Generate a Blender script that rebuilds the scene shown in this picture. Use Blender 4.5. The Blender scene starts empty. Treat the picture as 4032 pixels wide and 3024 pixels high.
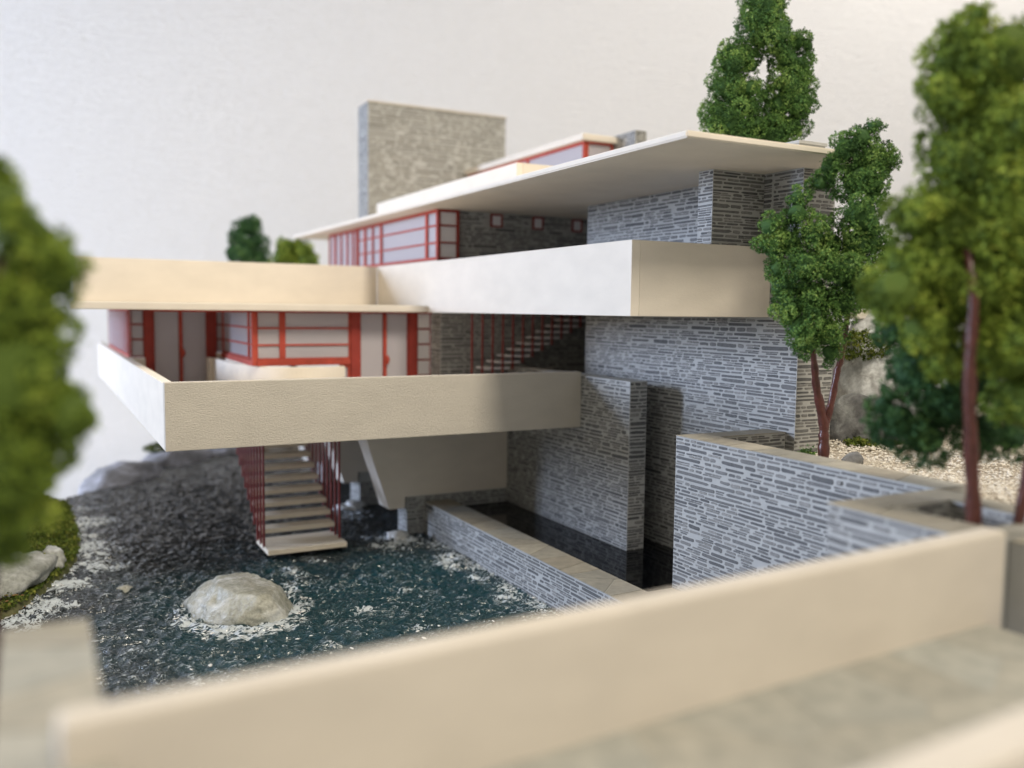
import bpy, bmesh, math, random
from mathutils import Vector, Matrix, noise
import numpy as np

# ---------------------------------------------------------------- camera
sc = bpy.context.scene
COL = sc.collection
ZS = 12.0                                   # table top is z = 0, the camera stands at z = 12
cam_d = bpy.data.cameras.new('camera')
cam = bpy.data.objects.new('camera', cam_d)
COL.objects.link(cam)
Fw = Vector((0.46609761, 0.88086341, -0.0826599))
Rt = Vector((0.88427375, -0.46682875, 0.01143862))
Up = Vector((0.02851216, 0.0784255, 0.99651217))
M = Matrix(((Rt.x, Up.x, -Fw.x, 0), (Rt.y, Up.y, -Fw.y, 0), (Rt.z, Up.z, -Fw.z, ZS), (0, 0, 0, 1)))
cam.matrix_world = M
cam_d.sensor_width = 36.0
cam_d.lens = 31.45
cam_d.clip_start = 0.05
cam_d.clip_end = 500
cam_d.dof.use_dof = True
cam_d.dof.focus_distance = 18.4
cam_d.dof.aperture_fstop = 0.15
sc.camera = cam

# ---------------------------------------------------------------- room light
world = bpy.data.worlds.new('World')
sc.world = world
world.use_nodes = True
bg = world.node_tree.nodes['Background']
bg.inputs[0].default_value = (1.0, 0.93, 0.83, 1)
bg.inputs[1].default_value = 0.46

def area(name, loc, target, sx, sy, power, color):
    d = bpy.data.lights.new(name, 'AREA')
    d.shape = 'RECTANGLE'; d.size = sx; d.size_y = sy; d.energy = power; d.color = color
    o = bpy.data.objects.new(name, d); COL.objects.link(o)
    o.location = loc
    o.rotation_euler = (Vector(target) - Vector(loc)).to_track_quat('-Z', 'Y').to_euler()
    return o
area('window_light', (-86, 70, 27.5), (9, 20, 10), 13, 30, 87000, (0.735, 0.88, 1.20))
rl = area('room_lamp', (9, -21, 57), (6, 27, 10), 7, 16, 3500, (1.0, 0.90, 0.74))
rl.data.spread = math.radians(64)
area('backdrop_fill', (44, 20, 50), (22, 38, 14), 14, 14, 10000, (1.0, 0.93, 0.84))  # added unseen overhead light that brightens and evens out the backdrop wall
sc.view_settings.view_transform = 'Standard'
sc.view_settings.look = 'None'
sc.view_settings.exposure = 0.10
sc.view_settings.gamma = 1.0
sc.render.resolution_x = 1024
sc.render.resolution_y = 768
sc.cycles.max_bounces = 8

rng = random.Random(7)
camP = Vector((0, 0, ZS))

# ---------------------------------------------------------------- materials
def new_mat(name):
    m = bpy.data.materials.new(name); m.use_nodes = True
    nt = m.node_tree
    return m, nt, nt.nodes['Principled BSDF']
def N(nt, t, **k):
    n = nt.nodes.new(t)
    for a, v in k.items():
        if a.startswith('i_'): n.inputs[a[2:].replace('_', ' ')].default_value = v
        else: setattr(n, a, v)
    return n
def pos_scaled(nt, s):
    g = N(nt, 'ShaderNodeNewGeometry'); m = N(nt, 'ShaderNodeMapping')
    m.inputs['Scale'].default_value = s
    nt.links.new(g.outputs['Position'], m.inputs['Vector'])
    return m.outputs['Vector']
def noise_node(nt, vec, scale, detail=4, rough=0.5, dist=0.0):
    n = N(nt, 'ShaderNodeTexNoise')
    n.inputs['Scale'].default_value = scale; n.inputs['Detail'].default_value = detail
    n.inputs['Roughness'].default_value = rough; n.inputs['Distortion'].default_value = dist
    nt.links.new(vec, n.inputs['Vector'])
    return n
def ramp(nt, fac, stops):
    r = N(nt, 'ShaderNodeValToRGB')
    cr = r.color_ramp
    while len(cr.elements) < len(stops): cr.elements.new(0.5)
    for e, (p, c) in zip(cr.elements, stops):
        e.position = p; e.color = c if len(c) == 4 else (*c, 1)
    nt.links.new(fac, r.inputs['Fac'])
    return r
def bump(nt, b, h, strength, dist):
    bp = N(nt, 'ShaderNodeBump'); bp.inputs['Strength'].default_value = strength
    bp.inputs['Distance'].default_value = dist
    nt.links.new(h, bp.inputs['Height']); nt.links.new(bp.outputs['Normal'], b.inputs['Normal'])

def card_mat(name, col, fibre=0.5, scl=12):
    m, nt, b = new_mat(name)
    v = pos_scaled(nt, (1, 1, 2.2))
    n1 = noise_node(nt, v, scl, 6, 0.75, 0.4)
    n2 = noise_node(nt, v, 1.1, 3, 0.5)
    r = ramp(nt, n2.outputs['Fac'], [(0.3, [c * 0.955 for c in col]), (0.7, [min(1, c * 1.03) for c in col])])
    n3 = noise_node(nt, v, 30, 2, 0.5)
    r3 = ramp(nt, n3.outputs['Fac'], [(0.24, (0.72, 0.68, 0.62)), (0.33, (1, 1, 1))])
    mx = N(nt, 'ShaderNodeMix', data_type='RGBA', blend_type='MULTIPLY')
    mx.inputs[0].default_value = 0.35
    nt.links.new(r.outputs[0], mx.inputs[6]); nt.links.new(r3.outputs[0], mx.inputs[7])
    nt.links.new(mx.outputs[2], b.inputs['Base Color'])
    b.inputs['Roughness'].default_value = 0.9
    b.inputs['Specular IOR Level'].default_value = 0.2
    bump(nt, b, n1.outputs['Fac'], fibre, 0.04)
    return m
CREAM = (0.755, 0.692, 0.60)
M_card = card_mat('cream_card', CREAM, 0.22)
M_rough = card_mat('cream_fibre_card', (0.73, 0.675, 0.58), 1.1, 17)
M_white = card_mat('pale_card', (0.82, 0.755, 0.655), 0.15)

def paint_mat(name, col, rough=0.45):
    m, nt, b = new_mat(name)
    v = pos_scaled(nt, (1, 1, 1))
    n = noise_node(nt, v, 3.5, 4, 0.6)
    r = ramp(nt, n.outputs['Fac'], [(0.3, [c * 0.8 for c in col]), (0.7, [c * 1.12 for c in col])])
    nt.links.new(r.outputs[0], b.inputs['Base Color'])
    b.inputs['Roughness'].default_value = rough
    bump(nt, b, n.outputs['Fac'], 0.15, 0.02)
    return m
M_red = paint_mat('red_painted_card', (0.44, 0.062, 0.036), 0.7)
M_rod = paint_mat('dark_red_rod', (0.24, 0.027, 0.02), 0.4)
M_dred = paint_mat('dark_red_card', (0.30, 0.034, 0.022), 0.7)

m, nt, b = new_mat('frosted_pane')
b.inputs['Base Color'].default_value = (0.64, 0.61, 0.64, 1)
b.inputs['Roughness'].default_value = 0.32
b.inputs['Transmission Weight'].default_value = 0.0
tr = N(nt, 'ShaderNodeBsdfTranslucent'); tr.inputs['Color'].default_value = (0.62, 0.60, 0.66, 1)
ms = N(nt, 'ShaderNodeMixShader'); ms.inputs[0].default_value = 0.35
nt.links.new(b.outputs[0], ms.inputs[1]); nt.links.new(tr.outputs[0], ms.inputs[2])
nt.links.new(ms.outputs[0], nt.nodes['Material Output'].inputs['Surface'])
M_pane = m
m, nt, b = new_mat('brightened_white'); b.inputs['Base Color'].default_value = (0.84, 0.82, 0.84, 1); b.inputs['Roughness'].default_value = 0.35  # paler pane white with the backlight put into its colour; inner treads share it
M_bright = m

m, nt, b = new_mat('printed_mortar')
v = pos_scaled(nt, (1, 1, 1))
n = noise_node(nt, v, 1.6, 4, 0.6)
r = ramp(nt, n.outputs['Fac'], [(0.3, (0.40, 0.402, 0.385)), (0.7, (0.48, 0.483, 0.465))])
nt.links.new(r.outputs[0], b.inputs['Base Color'])
b.inputs['Roughness'].default_value = 0.8
M_mortar = m

m, nt, b = new_mat('printed_stone')
at = N(nt, 'ShaderNodeAttribute', attribute_name='tone')
v = pos_scaled(nt, (1, 1, 1))
n = noise_node(nt, v, 14, 4, 0.6)
r = ramp(nt, n.outputs['Fac'], [(0.25, (0.72, 0.72, 0.72)), (0.75, (1.25, 1.25, 1.25))])
mx = N(nt, 'ShaderNodeMix', data_type='RGBA', blend_type='MULTIPLY'); mx.inputs[0].default_value = 1.0
nt.links.new(at.outputs['Color'], mx.inputs[6]); nt.links.new(r.outputs[0], mx.inputs[7])
nt.links.new(mx.outputs[2], b.inputs['Base Color'])
b.inputs['Roughness'].default_value = 0.75
M_stone = m

m, nt, b = new_mat('flagstone')
at = N(nt, 'ShaderNodeAttribute', attribute_name='tone')
v = pos_scaled(nt, (1, 1, 1))
n = noise_node(nt, v, 4, 5, 0.65)
r = ramp(nt, n.outputs['Fac'], [(0.25, (0.78, 0.79, 0.78)), (0.75, (1.2, 1.18, 1.14))])
mx = N(nt, 'ShaderNodeMix', data_type='RGBA', blend_type='MULTIPLY'); mx.inputs[0].default_value = 1.0
nt.links.new(at.outputs['Color'], mx.inputs[6]); nt.links.new(r.outputs[0], mx.inputs[7])
nt.links.new(mx.outputs[2], b.inputs['Base Color'])
b.inputs['Roughness'].default_value = 0.8
M_flag = m

# backdrop: white woven wall covering
m, nt, b = new_mat('white_woven_wall')
v = pos_scaled(nt, (1, 1, 2.0)); n = noise_node(nt, v, 3.6, 5, 0.75)
v2 = pos_scaled(nt, (0.7, 0.7, 8)); n2 = noise_node(nt, v2, 1.4, 3, 0.6)
ad = N(nt, 'ShaderNodeMath', operation='ADD'); nt.links.new(n.outputs['Fac'], ad.inputs[0]); nt.links.new(n2.outputs['Fac'], ad.inputs[1])
r = ramp(nt, n.outputs['Fac'], [(0.3, (0.865, 0.853, 0.83)), (0.7, (0.915, 0.903, 0.88))])
nt.links.new(r.outputs[0], b.inputs['Base Color'])
b.inputs['Roughness'].default_value = 0.9
bump(nt, b, ad.outputs[0], 0.9, 0.14)
M_wall = m
m, nt, b = new_mat('white_table'); b.inputs['Base Color'].default_value = (0.80, 0.79, 0.77, 1); b.inputs['Roughness'].default_value = 0.6
v = pos_scaled(nt, (1, 1, 1)); n = noise_node(nt, v, 0.6, 4, 0.6); bump(nt, b, n.outputs['Fac'], 0.1, 0.05)
M_table = m

def foliage_mat(name, dark, mid, light, trans=0.25):
    m, nt, b = new_mat(name)
    at = N(nt, 'ShaderNodeAttribute', attribute_name='tone')
    r = ramp(nt, at.outputs['Fac'], [(0.0, dark), (0.5, mid), (1.0, light)])
    nt.links.new(r.outputs[0], b.inputs['Base Color'])
    b.inputs['Roughness'].default_value = 0.75
    b.inputs['Specular IOR Level'].default_value = 0.3
    return m
M_leaf = foliage_mat('green_flock', (0.030, 0.080, 0.020), (0.11, 0.23, 0.05), (0.36, 0.50, 0.13))
M_olive = foliage_mat('olive_flock', (0.06, 0.10, 0.012), (0.20, 0.29, 0.035), (0.48, 0.55, 0.09))
M_deep = foliage_mat('deep_green_flock', (0.020, 0.060, 0.022), (0.055, 0.14, 0.045), (0.16, 0.29, 0.08))
M_moss = foliage_mat('moss_flock', (0.03, 0.055, 0.006), (0.10, 0.145, 0.018), (0.30, 0.30, 0.06))

m, nt, b = new_mat('maroon_twig')
v = pos_scaled(nt, (1, 1, 1)); n = noise_node(nt, v, 9, 4, 0.6)
r = ramp(nt, n.outputs['Fac'], [(0.3, (0.055, 0.016, 0.012)), (0.7, (0.12, 0.036, 0.027))])
nt.links.new(r.outputs[0], b.inputs['Base Color']); b.inputs['Roughness'].default_value = 0.3
bump(nt, b, n.outputs['Fac'], 0.5, 0.03)
M_twig = m

def rock_mat(name, c0, c1, c2, gloss=0.5):
    m, nt, b = new_mat(name)
    v = pos_scaled(nt, (1, 1, 1)); n = noise_node(nt, v, 1.7, 7, 0.62, 0.8); n2 = noise_node(nt, v, 10, 5, 0.7, 0.5)
    r = ramp(nt, n.outputs['Fac'], [(0.3, c0), (0.5, c1), (0.66, c2)])
    r2 = ramp(nt, n2.outputs['Fac'], [(0.35, (0.75, 0.75, 0.75)), (0.65, (1.15, 1.15, 1.15))])
    mx = N(nt, 'ShaderNodeMix', data_type='RGBA', blend_type='MULTIPLY'); mx.inputs[0].default_value = 1.0
    nt.links.new(r.outputs[0], mx.inputs[6]); nt.links.new(r2.outputs[0], mx.inputs[7])
    nt.links.new(mx.outputs[2], b.inputs['Base Color'])
    b.inputs['Roughness'].default_value = gloss
    bump(nt, b, n2.outputs['Fac'], 0.55, 0.06)
    return m
M_boulder = rock_mat('wet_boulder', (0.28, 0.28, 0.22), (0.42, 0.42, 0.36), (0.60, 0.61, 0.58), 0.18)
M_bank = rock_mat('bank_rock', (0.22, 0.23, 0.20), (0.40, 0.41, 0.37), (0.55, 0.56, 0.54), 0.6)
M_lilac = rock_mat('pale_lilac_rock', (0.24, 0.24, 0.25), (0.42, 0.42, 0.46), (0.70, 0.71, 0.80), 0.5)
M_slate = rock_mat('grey_rock', (0.07, 0.072, 0.075), (0.16, 0.16, 0.16), (0.34, 0.35, 0.34), 0.6)
M_cliff = rock_mat('pale_cliff', (0.24, 0.23, 0.22), (0.56, 0.57, 0.56), (0.74, 0.76, 0.76), 0.7)

m, nt, b = new_mat('gravel_stone')
at = N(nt, 'ShaderNodeAttribute', attribute_name='tone')
r = ramp(nt, at.outputs['Fac'], [(0.0, (0.48, 0.42, 0.34)), (0.5, (0.74, 0.68, 0.58)), (1.0, (0.90, 0.87, 0.80))])
nt.links.new(r.outputs[0], b.inputs['Base Color']); b.inputs['Roughness'].default_value = 0.6
M_gravel = m
M_soil = rock_mat('beige_soil', (0.34, 0.29, 0.23), (0.46, 0.40, 0.32), (0.55, 0.49, 0.40), 0.9)
M_earth = rock_mat('mossy_earth', (0.05, 0.06, 0.02), (0.10, 0.11, 0.035), (0.17, 0.16, 0.08), 0.9)

# water: dark resin with painted foam
m, nt, b = new_mat('resin_water')
at = N(nt, 'ShaderNodeAttribute', attribute_name='foam')
v = pos_scaled(nt, (0.75, 1.35, 1)); v0 = pos_scaled(nt, (1, 1, 1))
for n_ in nt.nodes:
    if n_.type == 'MAPPING' and abs(n_.inputs['Scale'].default_value[0] - 0.75) < .01: n_.inputs['Rotation'].default_value = (0, 0, math.radians(28))
nb = noise_node(nt, v0, 0.55, 4, 0.55)
sb = N(nt, 'ShaderNodeVectorMath', operation='DISTANCE'); sb.inputs[1].default_value = (7.0, 17.2, ZS - 6.7)
nt.links.new(v0, sb.inputs[0])
db = N(nt, 'ShaderNodeMath', operation='MULTIPLY_ADD'); db.inputs[1].default_value = -0.10; db.inputs[2].default_value = 0.86
nt.links.new(sb.outputs['Value'], db.inputs[0])
dn = N(nt, 'ShaderNodeMath', operation='ADD'); nt.links.new(db.outputs[0], dn.inputs[0]); nt.links.new(nb.outputs['Fac'], dn.inputs[1])
rb = ramp(nt, dn.outputs[0], [(0.35, (0.022, 0.026, 0.030)), (0.66, (0.008, 0.022, 0.030)), (1.0, (0.006, 0.042, 0.056))])
def ridge(scale, dist, det=4):
    n_ = noise_node(nt, v, scale, det, 0.55, dist)
    s_ = N(nt, 'ShaderNodeMath', operation='SUBTRACT'); s_.inputs[1].default_value = 0.5
    a_ = N(nt, 'ShaderNodeMath', operation='ABSOLUTE')
    nt.links.new(n_.outputs['Fac'], s_.inputs[0]); nt.links.new(s_.outputs[0], a_.inputs[0])
    m_ = N(nt, 'ShaderNodeMath', operation='MULTIPLY_ADD'); m_.inputs[1].default_value = -6.0; m_.inputs[2].default_value = 1.0
    nt.links.new(a_.outputs[0], m_.inputs[0])
    c_ = N(nt, 'ShaderNodeClamp'); nt.links.new(m_.outputs[0], c_.inputs[0])
    return c_.outputs[0]
def mth(op, a_, b_):
    n_ = N(nt, 'ShaderNodeMath', operation=op)
    for k_, q_ in enumerate((a_, b_)):
        if isinstance(q_, (int, float)): n_.inputs[k_].default_value = q_
        else: nt.links.new(q_, n_.inputs[k_])
    return n_.outputs[0]
r1 = ridge(3.0, 1.7, 3); r2_ = ridge(7.0, 1.2, 2)
nl = noise_node(nt, v0, 0.8, 3, 0.5)
lo = mth('MULTIPLY', nl.outputs['Fac'], 0.30)
# white foam: ridge height plus the foam attribute
f1 = mth('ADD', mth('ADD', r1, mth('MULTIPLY', at.outputs['Fac'], 1.3)), lo)
rf1 = ramp(nt, f1, [(0.0, (0, 0, 0)), (1.0, (1, 1, 1))])
fo = N(nt, 'ShaderNodeMapRange'); fo.interpolation_type = 'SMOOTHSTEP'; fo.inputs['From Min'].default_value = 1.07; fo.inputs['From Max'].default_value = 1.32
nt.links.new(f1, fo.inputs['Value'])
f2 = mth('ADD', mth('ADD', r2_, mth('MULTIPLY', at.outputs['Fac'], 0.9)), mth('MULTIPLY', r1, 0.35))
fo2 = N(nt, 'ShaderNodeMapRange'); fo2.interpolation_type = 'SMOOTHSTEP'; fo2.inputs['From Min'].default_value = 1.22; fo2.inputs['From Max'].default_value = 1.6; fo2.inputs['To Max'].default_value = 0.7
nt.links.new(f2, fo2.inputs['Value'])
allf = mth('MAXIMUM', fo.outputs[0], fo2.outputs[0])
mc = N(nt, 'ShaderNodeMix', data_type='RGBA'); nt.links.new(allf, mc.inputs[0]); nt.links.new(rb.outputs[0], mc.inputs[6])
mc.inputs[7].default_value = (0.60, 0.66, 0.70, 1)
nt.links.new(mc.outputs[2], b.inputs['Base Color'])
b.inputs['Roughness'].default_value = 0.07
b.inputs['IOR'].default_value = 1.75
hb = mth('ADD', mth('ADD', mth('MULTIPLY', r1, 1.0), mth('MULTIPLY', r2_, 0.5)), mth('MULTIPLY', allf, 0.6))
bump(nt, b, hb, 0.38, 0.05)
M_water = m
m, nt, b = new_mat('black_pond'); b.inputs['Specular IOR Level'].default_value = 0.16; b.inputs['Base Color'].default_value = (0.003, 0.004, 0.006, 1); b.inputs['Roughness'].default_value = 0.06
v = pos_scaled(nt, (1, 1, 1)); n = noise_node(nt, v, 1.5, 2, 0.5); bump(nt, b, n.outputs['Fac'], 0.08, 0.02)
M_pond = m
m, nt, b = new_mat('tread_card')
v = pos_scaled(nt, (1, 1, 1)); n = noise_node(nt, v, 5, 4, 0.6)
r = ramp(nt, n.outputs['Fac'], [(0.3, (0.82, 0.72, 0.57)), (0.7, (0.90, 0.81, 0.66))])
nt.links.new(r.outputs[0], b.inputs['Base Color']); b.inputs['Roughness'].default_value = 0.7
M_tread = m

# ---------------------------------------------------------------- object helpers
ORG = {}
def tag(o, label=None, cat=None, group=None, kind=None):
    if label: o['label'] = label
    if cat: o['category'] = cat
    if group: o['group'] = group
    if kind: o['kind'] = kind
    return o
def thing(name, loc, label, cat, group=None):
    o = bpy.data.objects.new(name, None); COL.objects.link(o)
    loc = Vector((loc[0], loc[1], loc[2] + ZS)); o.location = loc
    o.empty_display_size = 0.3
    ORG[o.name] = loc
    return tag(o, label, cat, group)
def mk(name, vs, fs, mat, parent=None, smooth=False, shift=True, attr=None, attr_dom='FACE', attr_type='FLOAT_COLOR', kind=None):
    """vs in camera-height coordinates (z + ZS added when shift)."""
    org = ORG[parent.name] if parent else Vector((0, 0, 0))
    z = ZS if shift else 0
    if not isinstance(vs, np.ndarray): vs = np.array([tuple(v) for v in vs], dtype=float).reshape(-1, 3)
    vs = vs + np.array([0, 0, z]) - np.array(org)
    me = bpy.data.meshes.new(name)
    me.from_pydata(vs.tolist(), [], fs)
    if attr is not None:
        a = me.attributes.new('tone', attr_type, attr_dom)
        if attr_type == 'FLOAT_COLOR': a.data.foreach_set('color', np.array(attr, dtype=np.float32).ravel())
        else: a.data.foreach_set('value', np.array(attr, dtype=np.float32).ravel())
    if smooth: me.polygons.foreach_set('use_smooth', [True] * len(me.polygons))
    me.materials.append(mat)
    me.update()
    o = bpy.data.objects.new(name, me); COL.objects.link(o)
    if parent: o.parent = parent
    ORG[o.name] = org
    if kind: o['kind'] = kind
    return o
class MB:
    def __init__(s): s.v = []; s.f = []
    def add(s, vs, fs):
        b0 = len(s.v); s.v += [tuple(v) for v in vs]; s.f += [tuple(i + b0 for i in f) for f in fs]
    def box(s, x0, x1, y0, y1, z0, z1, bev=0.0):
        if bev <= 0:
            vs = [(x, y, z) for z in (z0, z1) for y in (y0, y1) for x in (x0, x1)]
            s.add(vs, [(0, 2, 3, 1), (4, 5, 7, 6), (0, 1, 5, 4), (2, 6, 7, 3), (0, 4, 6, 2), (1, 3, 7, 5)])
        else:
            bm = bmesh.new(); bmesh.ops.create_cube(bm, size=1)
            for v in bm.verts: v.co = Vector(((x0 + x1) / 2 + v.co.x * (x1 - x0), (y0 + y1) / 2 + v.co.y * (y1 - y0), (z0 + z1) / 2 + v.co.z * (z1 - z0)))
            bmesh.ops.bevel(bm, geom=bm.edges[:], offset=bev, segments=2, profile=0.6, affect='EDGES')
            bm.verts.index_update()
            s.add([v.co[:] for v in bm.verts], [[v.index for v in f.verts] for f in bm.faces])
            bm.free()
        return s
    def prism(s, poly, axis, a, b2):
        """poly 2D extruded along axis ('X': poly=(y,z); 'Y': poly=(x,z); 'Z': poly=(x,y))"""
        n = len(poly)
        def P(p, t): return {'X': (t, p[0], p[1]), 'Y': (p[0], t, p[1]), 'Z': (p[0], p[1], t)}[axis]
        vs = [P(p, a) for p in poly] + [P(p, b2) for p in poly]
        fs = [tuple(range(n))[::-1], tuple(range(n, 2 * n))] + [(i, (i + 1) % n, n + (i + 1) % n, n + i) for i in range(n)]
        s.add(vs, fs); return s
    def tube(s, pts, rad, seg=8, rough=0.0):
        rings = []
        for i, p in enumerate(pts):
            p = Vector(p)
            d = (Vector(pts[min(i + 1, len(pts) - 1)]) - Vector(pts[max(i - 1, 0)])).normalized()
            a = d.orthogonal().normalized(); c = d.cross(a)
            r = rad[i] if isinstance(rad, (list, tuple)) else rad
            rings.append([p + (a * math.cos(2 * math.pi * k / seg) + c * math.sin(2 * math.pi * k / seg)) * r * (1 + rng.uniform(-rough, rough)) for k in range(seg)])
        vs = [v for r_ in rings for v in r_]; fs = []
        for i in range(len(rings) - 1):
            for k in range(seg):
                fs.append((i * seg + k, i * seg + (k + 1) % seg, (i + 1) * seg + (k + 1) % seg, (i + 1) * seg + k))
        fs.append(tuple(range(seg))[::-1]); fs.append(tuple(range((len(rings) - 1) * seg, len(rings) * seg)))
        s.add(vs, fs); return s
    def build(s, name, mat, parent=None, **k): 
        o = mk(name, s.v, s.f, mat, parent, **k)
        bm = bmesh.new(); bm.from_mesh(o.data); bmesh.ops.recalc_face_normals(bm, faces=bm.faces[:]); bm.to_mesh(o.data); bm.free()
        return o
def boxo(name, dims, mat, parent=None, bev=0.0, **k): return MB().box(*dims, bev).build(name, mat, parent, **k)

# ---------------------------------------------------------------- ledge stones
def stone_shapes(u0, u1, z0, z1, r, sc_=1.0):
    """irregular coursed ledge stones in the rectangle; returns (cx, cz, len, h)"""
    out = []
    z = z1 - 0.012
    while z > z0 + 0.03:
        h = r.choice([0.062, 0.07, 0.078, 0.088, 0.10, 0.125]) * sc_
        h = min(h, z - z0)
        u = u0 + r.uniform(-0.05, 0.03)
        while u < u1 - 0.04:
            k = r.random()
            if k < 0.30:                       # long slab
                L = r.uniform(0.25, 0.85) * sc_; hh = h * r.uniform(0.46, 0.74)
                out.append((u, L, z - h * 0.5 + r.uniform(-.01, .01), hh, 0))
            elif k < 0.66 or h < 0.075 * sc_:   # small block
                L = r.uniform(0.12, 0.34) * sc_; out.append((u, L, z - h * 0.5, h * r.uniform(0.5, 0.72), 1))
            elif k < 0.94:                     # two or three thin ones stacked
                L = r.uniform(0.22, 0.5) * sc_
                w = u
                while w < u + L - 0.05:
                    l2 = r.uniform(0.12, 0.3) * sc_; out.append((w, l2 * 0.93, z - h * 0.27, h * 0.33, 1)); w += l2
                w2 = u + r.uniform(0, 0.04)
                while w2 < u + L - 0.05:
                    l2 = r.uniform(0.16, 0.4) * sc_; out.append((w2, l2 * 0.93, z - h * 0.75, h * 0.33, 2)); w2 += l2
                L = max(w, w2) - u
            else:                              # bare mortar patch
                L = r.uniform(0.05, 0.16) * sc_
            u += L + r.uniform(0.024, 0.07) * sc_
        z -= h + r.uniform(0.0, 0.012)
    res = []
    for (u, L, zc, h, kind) in out:
        a = max(u, u0 + 0.01); b_ = min(u + L, u1 - 0.01)
        if b_ - a < 0.045: continue
        zc = min(max(zc, z0 + h / 2 + 0.004), z1 - h / 2 - 0.004)
        res.append((a, b_, zc, h, kind))
    return res
def stone_outline(a, b_, zc, h, kind, r):
    L = b_ - a; c = min(0.35 * L, 0.022 + 0.3 * h); s = r.uniform(-0.12, 0.12) * h
    j = lambda q: r.uniform(-q, q)
    tp = r.random() < 0.4 and kind == 0       # tapering end
    e0 = h * (0.10 if (tp and r.random() < .5) else 0.28)
    e1 = h * (0.10 if (tp and r.random() < .5) else 0.28)
    c0 = c * (2.6 if e0 < 0.2 * h and L > .4 else 1); c1 = c * (2.6 if e1 < 0.2 * h and L > .4 else 1)
    m1 = a + L * r.uniform(0.3, 0.7)
    return [(a, zc - e0 + j(.06 * h)), (a + c0 * .7, zc - h / 2 + j(.05 * h)), (m1 + j(.05), zc - h / 2 + j(.12 * h) + s * .5), (b_ - c1 * .7, zc - h / 2 + s + j(.05 * h)),
            (b_, zc - e1 + s), (b_ - j(.008), zc + e1 + s), (b_ - c1 * .6, zc + h / 2 + s + j(.05 * h)), (m1 + j(.06), zc + h / 2 + j(.12 * h) + s * .5), (a + c0 * .6, zc + h / 2 + j(.05 * h)), (a + j(.006), zc + e0)]
TONES = [((0.12, 0.122, 0.123), 3), ((0.165, 0.166, 0.163), 5), ((0.215, 0.213, 0.205), 6), ((0.26, 0.256, 0.243), 6)]
TL = [t for t, w in TONES for _ in range(w)]
def stone_mesh(org, du, nrm, sh, r, soft=0.0):
    """solid plate: recessed rim drawn darker like a printed outline"""
    a, b_, zc, h, kind = sh
    o = stone_outline(a, b_, zc, h, kind, r)
    n = len(o); cx = (a + b_) / 2; t = r.choice([0.006, 0.008, 0.010])
    tone = r.choice(TL[:8]) if kind == 0 else r.choice(TL)
    k = r.uniform(0.88, 1.12); tone = tuple(c * k * (1 - soft) + q_ * soft for c, q_ in zip(tone, (.40, .385, .33)))
    ins = 0.007
    vs = []; 
    def P(u, z, d): return (org[0] + du[0] * u + nrm[0] * d, org[1] + du[1] * u + nrm[1] * d, org[2] + z)
    inner = []
    for (u, z) in o:
        lu = (b_ - a); fu = max(0.0, 1 - 2 * ins / lu); fz = max(0.0, 1 - 2 * ins / h)
        inner.append((cx + (u - cx) * fu, zc + (z - zc) * fz))
    for (u, z) in o: vs.append(P(u, z, -0.002))
    for (u, z) in o: vs.append(P(u, z, t * .8))
    for (u, z) in inner: vs.append(P(u, z, t))
    fs = []; col = []
    rim = (tone[0] * .7, tone[1] * .7, tone[2] * .7, 1)
    for i in range(n):
        q = (i + 1) % n
        fs.append((i, q, n + q, n + i)); col.append(rim)
        fs.append((n + i, n + q, 2 * n + q, 2 * n + i)); col.append(rim)
    fs.append(tuple(range(2 * n, 3 * n))); col.append((*tone, 1))
    # winding: u x z must point along +nrm; flip if not
    cr = Vector((du[0], du[1], 0)).cross(Vector((0, 0, 1)))
    if cr.dot(Vector((nrm[0], nrm[1], 0))) < 0: fs = [f[::-1] for f in fs]
    return vs, fs, col
class StoneSet:
    """gathers stones of the faces of one thing; the largest in the picture become parts, the rest one stuff part"""
    def __init__(s, seed): s.items = []; s.r = random.Random(seed)
    def face(s, parent, org, du, nrm, u0, u1, z0, z1, holes=(), sc_=1.0, soft=0.0):
        for sh in stone_shapes(u0, u1, z0, z1, s.r, sc_):
            a, b_, zc, h, k = sh
            if any(a < hb and b_ > ha and zc - h / 2 < hd and zc + h / 2 > hc for ha, hb, hc, hd in holes): continue
            c = Vector((org[0] + du[0] * (a + b_) / 2, org[1] + du[1] * (a + b_) / 2, org[2] + zc))
            d = c.length
            fo = abs(Vector((nrm[0], nrm[1], 0)).dot(c.normalized()))
            s.items.append(((b_ - a) * h * fo / d / d, parent, org, du, nrm, sh, soft))
    def build(s, limit, parent_rest):
        s.items.sort(key=lambda t: -t[0])
        for it in s.items[:limit]:
            vs, fs, col = stone_mesh(it[2], it[3], it[4], it[5], s.r, it[6])
            mk('stone', vs, fs, M_stone, it[1], attr=col)
        V = []; Fc = []; C = []
        for it in s.items[limit:]:
            vs, fs, col = stone_mesh(it[2], it[3], it[4], it[5], s.r, it[6])
            b0 = len(V); V += vs; Fc += [tuple(i + b0 for i in f) for f in fs]; C += col
        if V: mk('small_stones', V, Fc, M_stone, parent_rest, attr=C, kind='stuff')
def FA(X): return ((X, 0, 0), (0, 1, 0), (-1, 0, 0))      # face looking to -X, u runs along Y
def FB(Y): return ((0, Y, 0), (1, 0, 0), (0, -1, 0))      # face looking to -Y, u runs along X

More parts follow.
